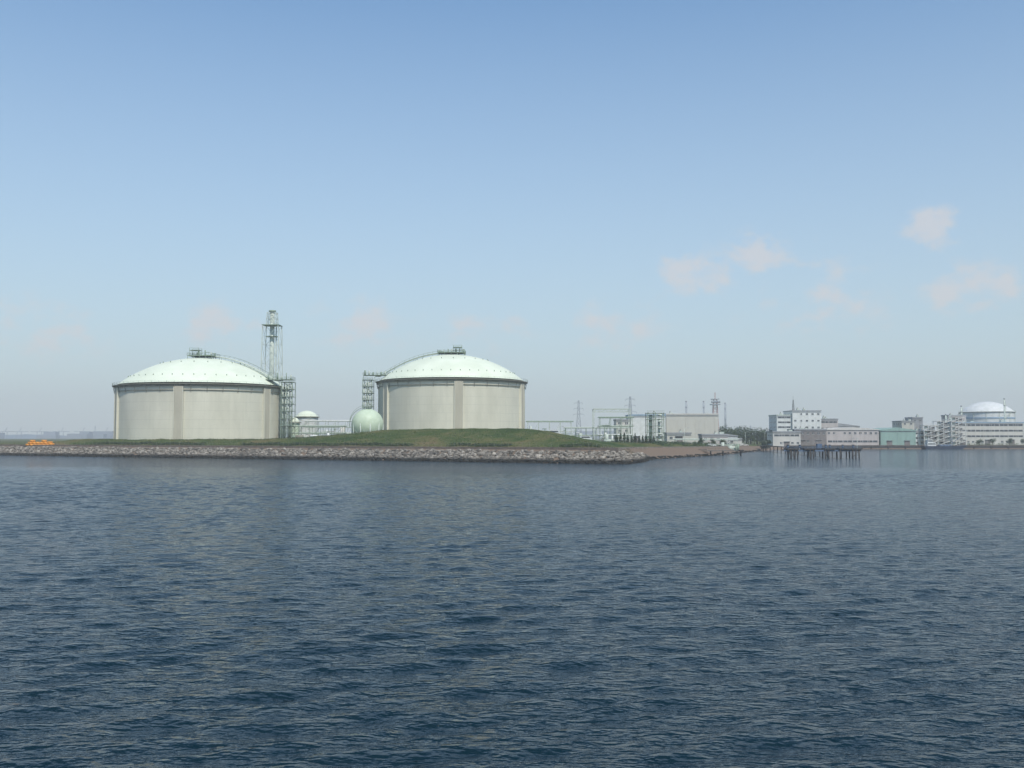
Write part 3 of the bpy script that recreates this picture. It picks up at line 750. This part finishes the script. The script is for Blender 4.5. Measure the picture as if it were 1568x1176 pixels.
# ------------------------------------------------------------------ water
m=bpy.data.materials.new('sea_water'); m.use_nodes=True; nt=m.node_tree;N=nt.nodes;L=nt.links;bs=N['Principled BSDF']
bs.inputs['Base Color'].default_value=(0.003,0.016,0.023,1); bs.inputs['Roughness'].default_value=0.09; bs.inputs['IOR'].default_value=1.333
bs.inputs['Specular IOR Level'].default_value=0.46
def mth(op,a,b_):
    x=N.new('ShaderNodeMath'); x.operation=op
    for i,v in enumerate((a,b_)):
        if isinstance(v,(int,float)): x.inputs[i].default_value=v
        else: L.new(v,x.inputs[i])
    return x.outputs[0]
tc=N.new('ShaderNodeTexCoord')
def wn(scale,st,rot,det):
    mp=N.new('ShaderNodeMapping'); mp.inputs['Scale'].default_value=st; mp.inputs['Rotation'].default_value=(0,0,rot)
    L.new(tc.outputs['Object'],mp.inputs['Vector']); n=N.new('ShaderNodeTexNoise'); n.inputs['Scale'].default_value=scale; n.inputs['Detail'].default_value=det
    L.new(mp.outputs[0],n.inputs['Vector']); return n.outputs['Fac']
w2=wn(1.7,(.7,1.35,1),-.12,2); w3=wn(4.6,(.75,1.3,1),.25,2)
hgt=mth('ADD',mth('MULTIPLY',w2,.22),mth('MULTIPLY',w3,.085))
bp=N.new('ShaderNodeBump'); bp.inputs['Strength'].default_value=1.0; bp.inputs['Distance'].default_value=1.0
L.new(hgt,bp.inputs['Height']); L.new(bp.outputs[0],bs.inputs['Normal'])
gx_=np.arange(-162,162.01,.31); rows=[14.0]
while rows[-1]<296: rows.append(rows[-1]+.16+.0012*rows[-1])
gy_=np.array(rows); GX,GY=np.meshgrid(gx_,gy_); Zw=np.zeros_like(GX)
mod=1+.3*np.sin(GX*.031+GY*.017+1)+.2*np.sin(-GX*.013+GY*.047)
for i in range(70):
    lam=math.exp(rng.uniform(math.log(.85),math.log(3.4))); th=rng.normal(0,.42)-math.pi/2+.2
    k_=2*math.pi/lam; s_=.0145*(1 if lam<2.0 else .75)
    Zw+=s_/k_*np.sin(k_*(GX*math.cos(th)+GY*math.sin(th))+rng.uniform(0,6.28)+.5*np.sin(GX*.05*rng.uniform(.5,1.5)+GY*.04))
fade=ss(0,8,GX+162)*ss(0,8,162-GX)*ss(0,5,GY-14)*(1-ss(200,gy_[-1],GY))
Zw=Zw*mod*fade
nc,nr=len(gx_),len(gy_)
V=np.stack([GX.ravel(),GY.ravel(),Zw.ravel()],1)
I=np.arange(nc*nr).reshape(nr,nc)
Q=np.stack([I[:-1,:-1],I[:-1,1:],I[1:,1:],I[1:,:-1]],-1).reshape(-1,4)
S=14000; x0,x1,y0,y1=gx_[0],gx_[-1],gy_[0],gy_[-1]
E=np.array([(-S,-2000,0),(S,-2000,0),(S,S,0),(-S,S,0),(x0,y0,0),(x1,y0,0),(x1,y1,0),(x0,y1,0)])
o_=len(V); Q2=np.array([(0,1,5,4),(1,2,6,5),(2,3,7,6),(3,0,4,7)])+o_
V=np.vstack([V,E]); Q=np.vstack([Q,Q2])
me=bpy.data.meshes.new('water'); me.vertices.add(len(V)); me.vertices.foreach_set('co',V.astype(np.float32).ravel())
me.loops.add(Q.size); me.loops.foreach_set('vertex_index',Q.ravel().astype(np.int32))
me.polygons.add(len(Q)); me.polygons.foreach_set('loop_start',np.arange(0,Q.size,4,dtype=np.int32))
me.update(calc_edges=True); me.polygons.foreach_set('use_smooth',np.ones(len(Q),bool)); me.validate()
me.materials.append(m)
o=bpy.data.objects.new('water',me); scene.collection.objects.link(o)

# ------------------------------------------------------------------ sky & sun
EL,AZ=R(54),R(158)
w=bpy.data.worlds.new("World"); scene.world=w; w.use_nodes=True; nt=w.node_tree;N=nt.nodes;L=nt.links
bg=N['Background']; bg.inputs['Strength'].default_value=0.135
sky=N.new('ShaderNodeTexSky'); sky.sky_type='NISHITA'; sky.sun_disc=False; sky.sun_elevation=EL; sky.sun_rotation=AZ
sky.air_density=1.0; sky.dust_density=0.7; sky.ozone_density=1.6; sky.altitude=0
tc=N.new('ShaderNodeTexCoord'); sp=N.new('ShaderNodeSeparateXYZ'); L.new(tc.outputs['Generated'],sp.inputs[0])
tint=N.new('ShaderNodeMixRGB'); tint.blend_type='MULTIPLY'; tint.inputs['Fac'].default_value=1; tint.inputs['Color2'].default_value=(.97,1.2,1.27,1); L.new(sky.outputs[0],tint.inputs['Color1'])
mr=N.new('ShaderNodeMapRange'); mr.inputs['From Min'].default_value=0.0; mr.inputs['From Max'].default_value=.44
mr.inputs['To Min'].default_value=.88; mr.inputs['To Max'].default_value=0.0
L.new(sp.outputs['Z'],mr.inputs['Value'])
mx=N.new('ShaderNodeMixRGB'); mx.inputs['Color2'].default_value=(3.95,4.5,4.7,1); L.new(mr.outputs[0],mx.inputs['Fac']); L.new(tint.outputs[0],mx.inputs['Color1'])
mp=N.new('ShaderNodeMapping'); mp.inputs['Scale'].default_value=(1,1,1.5); L.new(tc.outputs['Generated'],mp.inputs['Vector'])
n=N.new('ShaderNodeTexNoise'); n.inputs['Scale'].default_value=30; n.inputs['Detail'].default_value=7; n.inputs['Roughness'].default_value=.58; L.new(mp.outputs[0],n.inputs['Vector'])
total=None
for (kx,kz,rad,amp) in((.262,.188,.07,1.0),(.185,.165,.07,1.0),(.43,.212,.06,.85),(.466,.15,.07,.95),(.315,.14,.12,.6),(-.288,.112,.07,.75),(-.022,.11,.07,.75),(-.47,.105,.1,.6),(-.15,.115,.09,.6),(.1,.11,.09,.55),(.8,.2,.1,.9)):
    v=Vector((kx,1,kz)).normalized()
    vd=N.new('ShaderNodeVectorMath'); vd.operation='SUBTRACT'; L.new(tc.outputs['Generated'],vd.inputs[0]); vd.inputs[1].default_value=v
    vs_=N.new('ShaderNodeVectorMath'); vs_.operation='MULTIPLY'; L.new(vd.outputs[0],vs_.inputs[0]); vs_.inputs[1].default_value=(1,1,1.8)
    ln=N.new('ShaderNodeVectorMath'); ln.operation='LENGTH'; L.new(vs_.outputs[0],ln.inputs[0])
    q=N.new('ShaderNodeMapRange'); q.interpolation_type='SMOOTHSTEP'; q.inputs['From Min'].default_value=rad; q.inputs['From Max'].default_value=0; q.inputs['To Max'].default_value=amp
    L.new(ln.outputs['Value'],q.inputs['Value'])
    total=q.outputs[0] if total is None else mth('MAXIMUM',total,q.outputs[0])
cm=mth('ADD',total,mth('MULTIPLY',mth('SUBTRACT',n.outputs['Fac'],.5),3.0))
q=N.new('ShaderNodeMapRange'); q.interpolation_type='SMOOTHSTEP'; q.inputs['From Min'].default_value=.2; q.inputs['From Max'].default_value=1.05; q.inputs['To Max'].default_value=.62; L.new(cm,q.inputs['Value'])
gate=mth('MULTIPLY',q.outputs[0],mth('MINIMUM',mth('MULTIPLY',total,2.2),1))
mx2=N.new('ShaderNodeMixRGB'); mx2.inputs['Color2'].default_value=(5.3,5.1,5.1,1); L.new(gate,mx2.inputs['Fac']); L.new(mx.outputs[0],mx2.inputs['Color1'])
L.new(mx2.outputs[0],bg.inputs['Color'])
sl=bpy.data.lights.new('sun','SUN'); sl.energy=3.5; sl.angle=R(.53); sl.color=(1,.94,.84)
so=bpy.data.objects.new('sun',sl); scene.collection.objects.link(so)
d=Vector((math.sin(AZ)*math.cos(EL),math.cos(AZ)*math.cos(EL),math.sin(EL)))
so.rotation_euler=d.to_track_quat('Z','Y').to_euler(); so.location=(100,-100,200)

cam=bpy.data.cameras.new('camera'); co=bpy.data.objects.new('camera',cam); scene.collection.objects.link(co)
co.location=(0,0,8); co.rotation_euler=(R(90+3.08),0,0); cam.lens=35; cam.sensor_width=36; cam.clip_end=30000; cam.clip_start=.5
scene.camera=co
scene.view_settings.view_transform='Standard'; scene.view_settings.look='None'; scene.view_settings.exposure=0
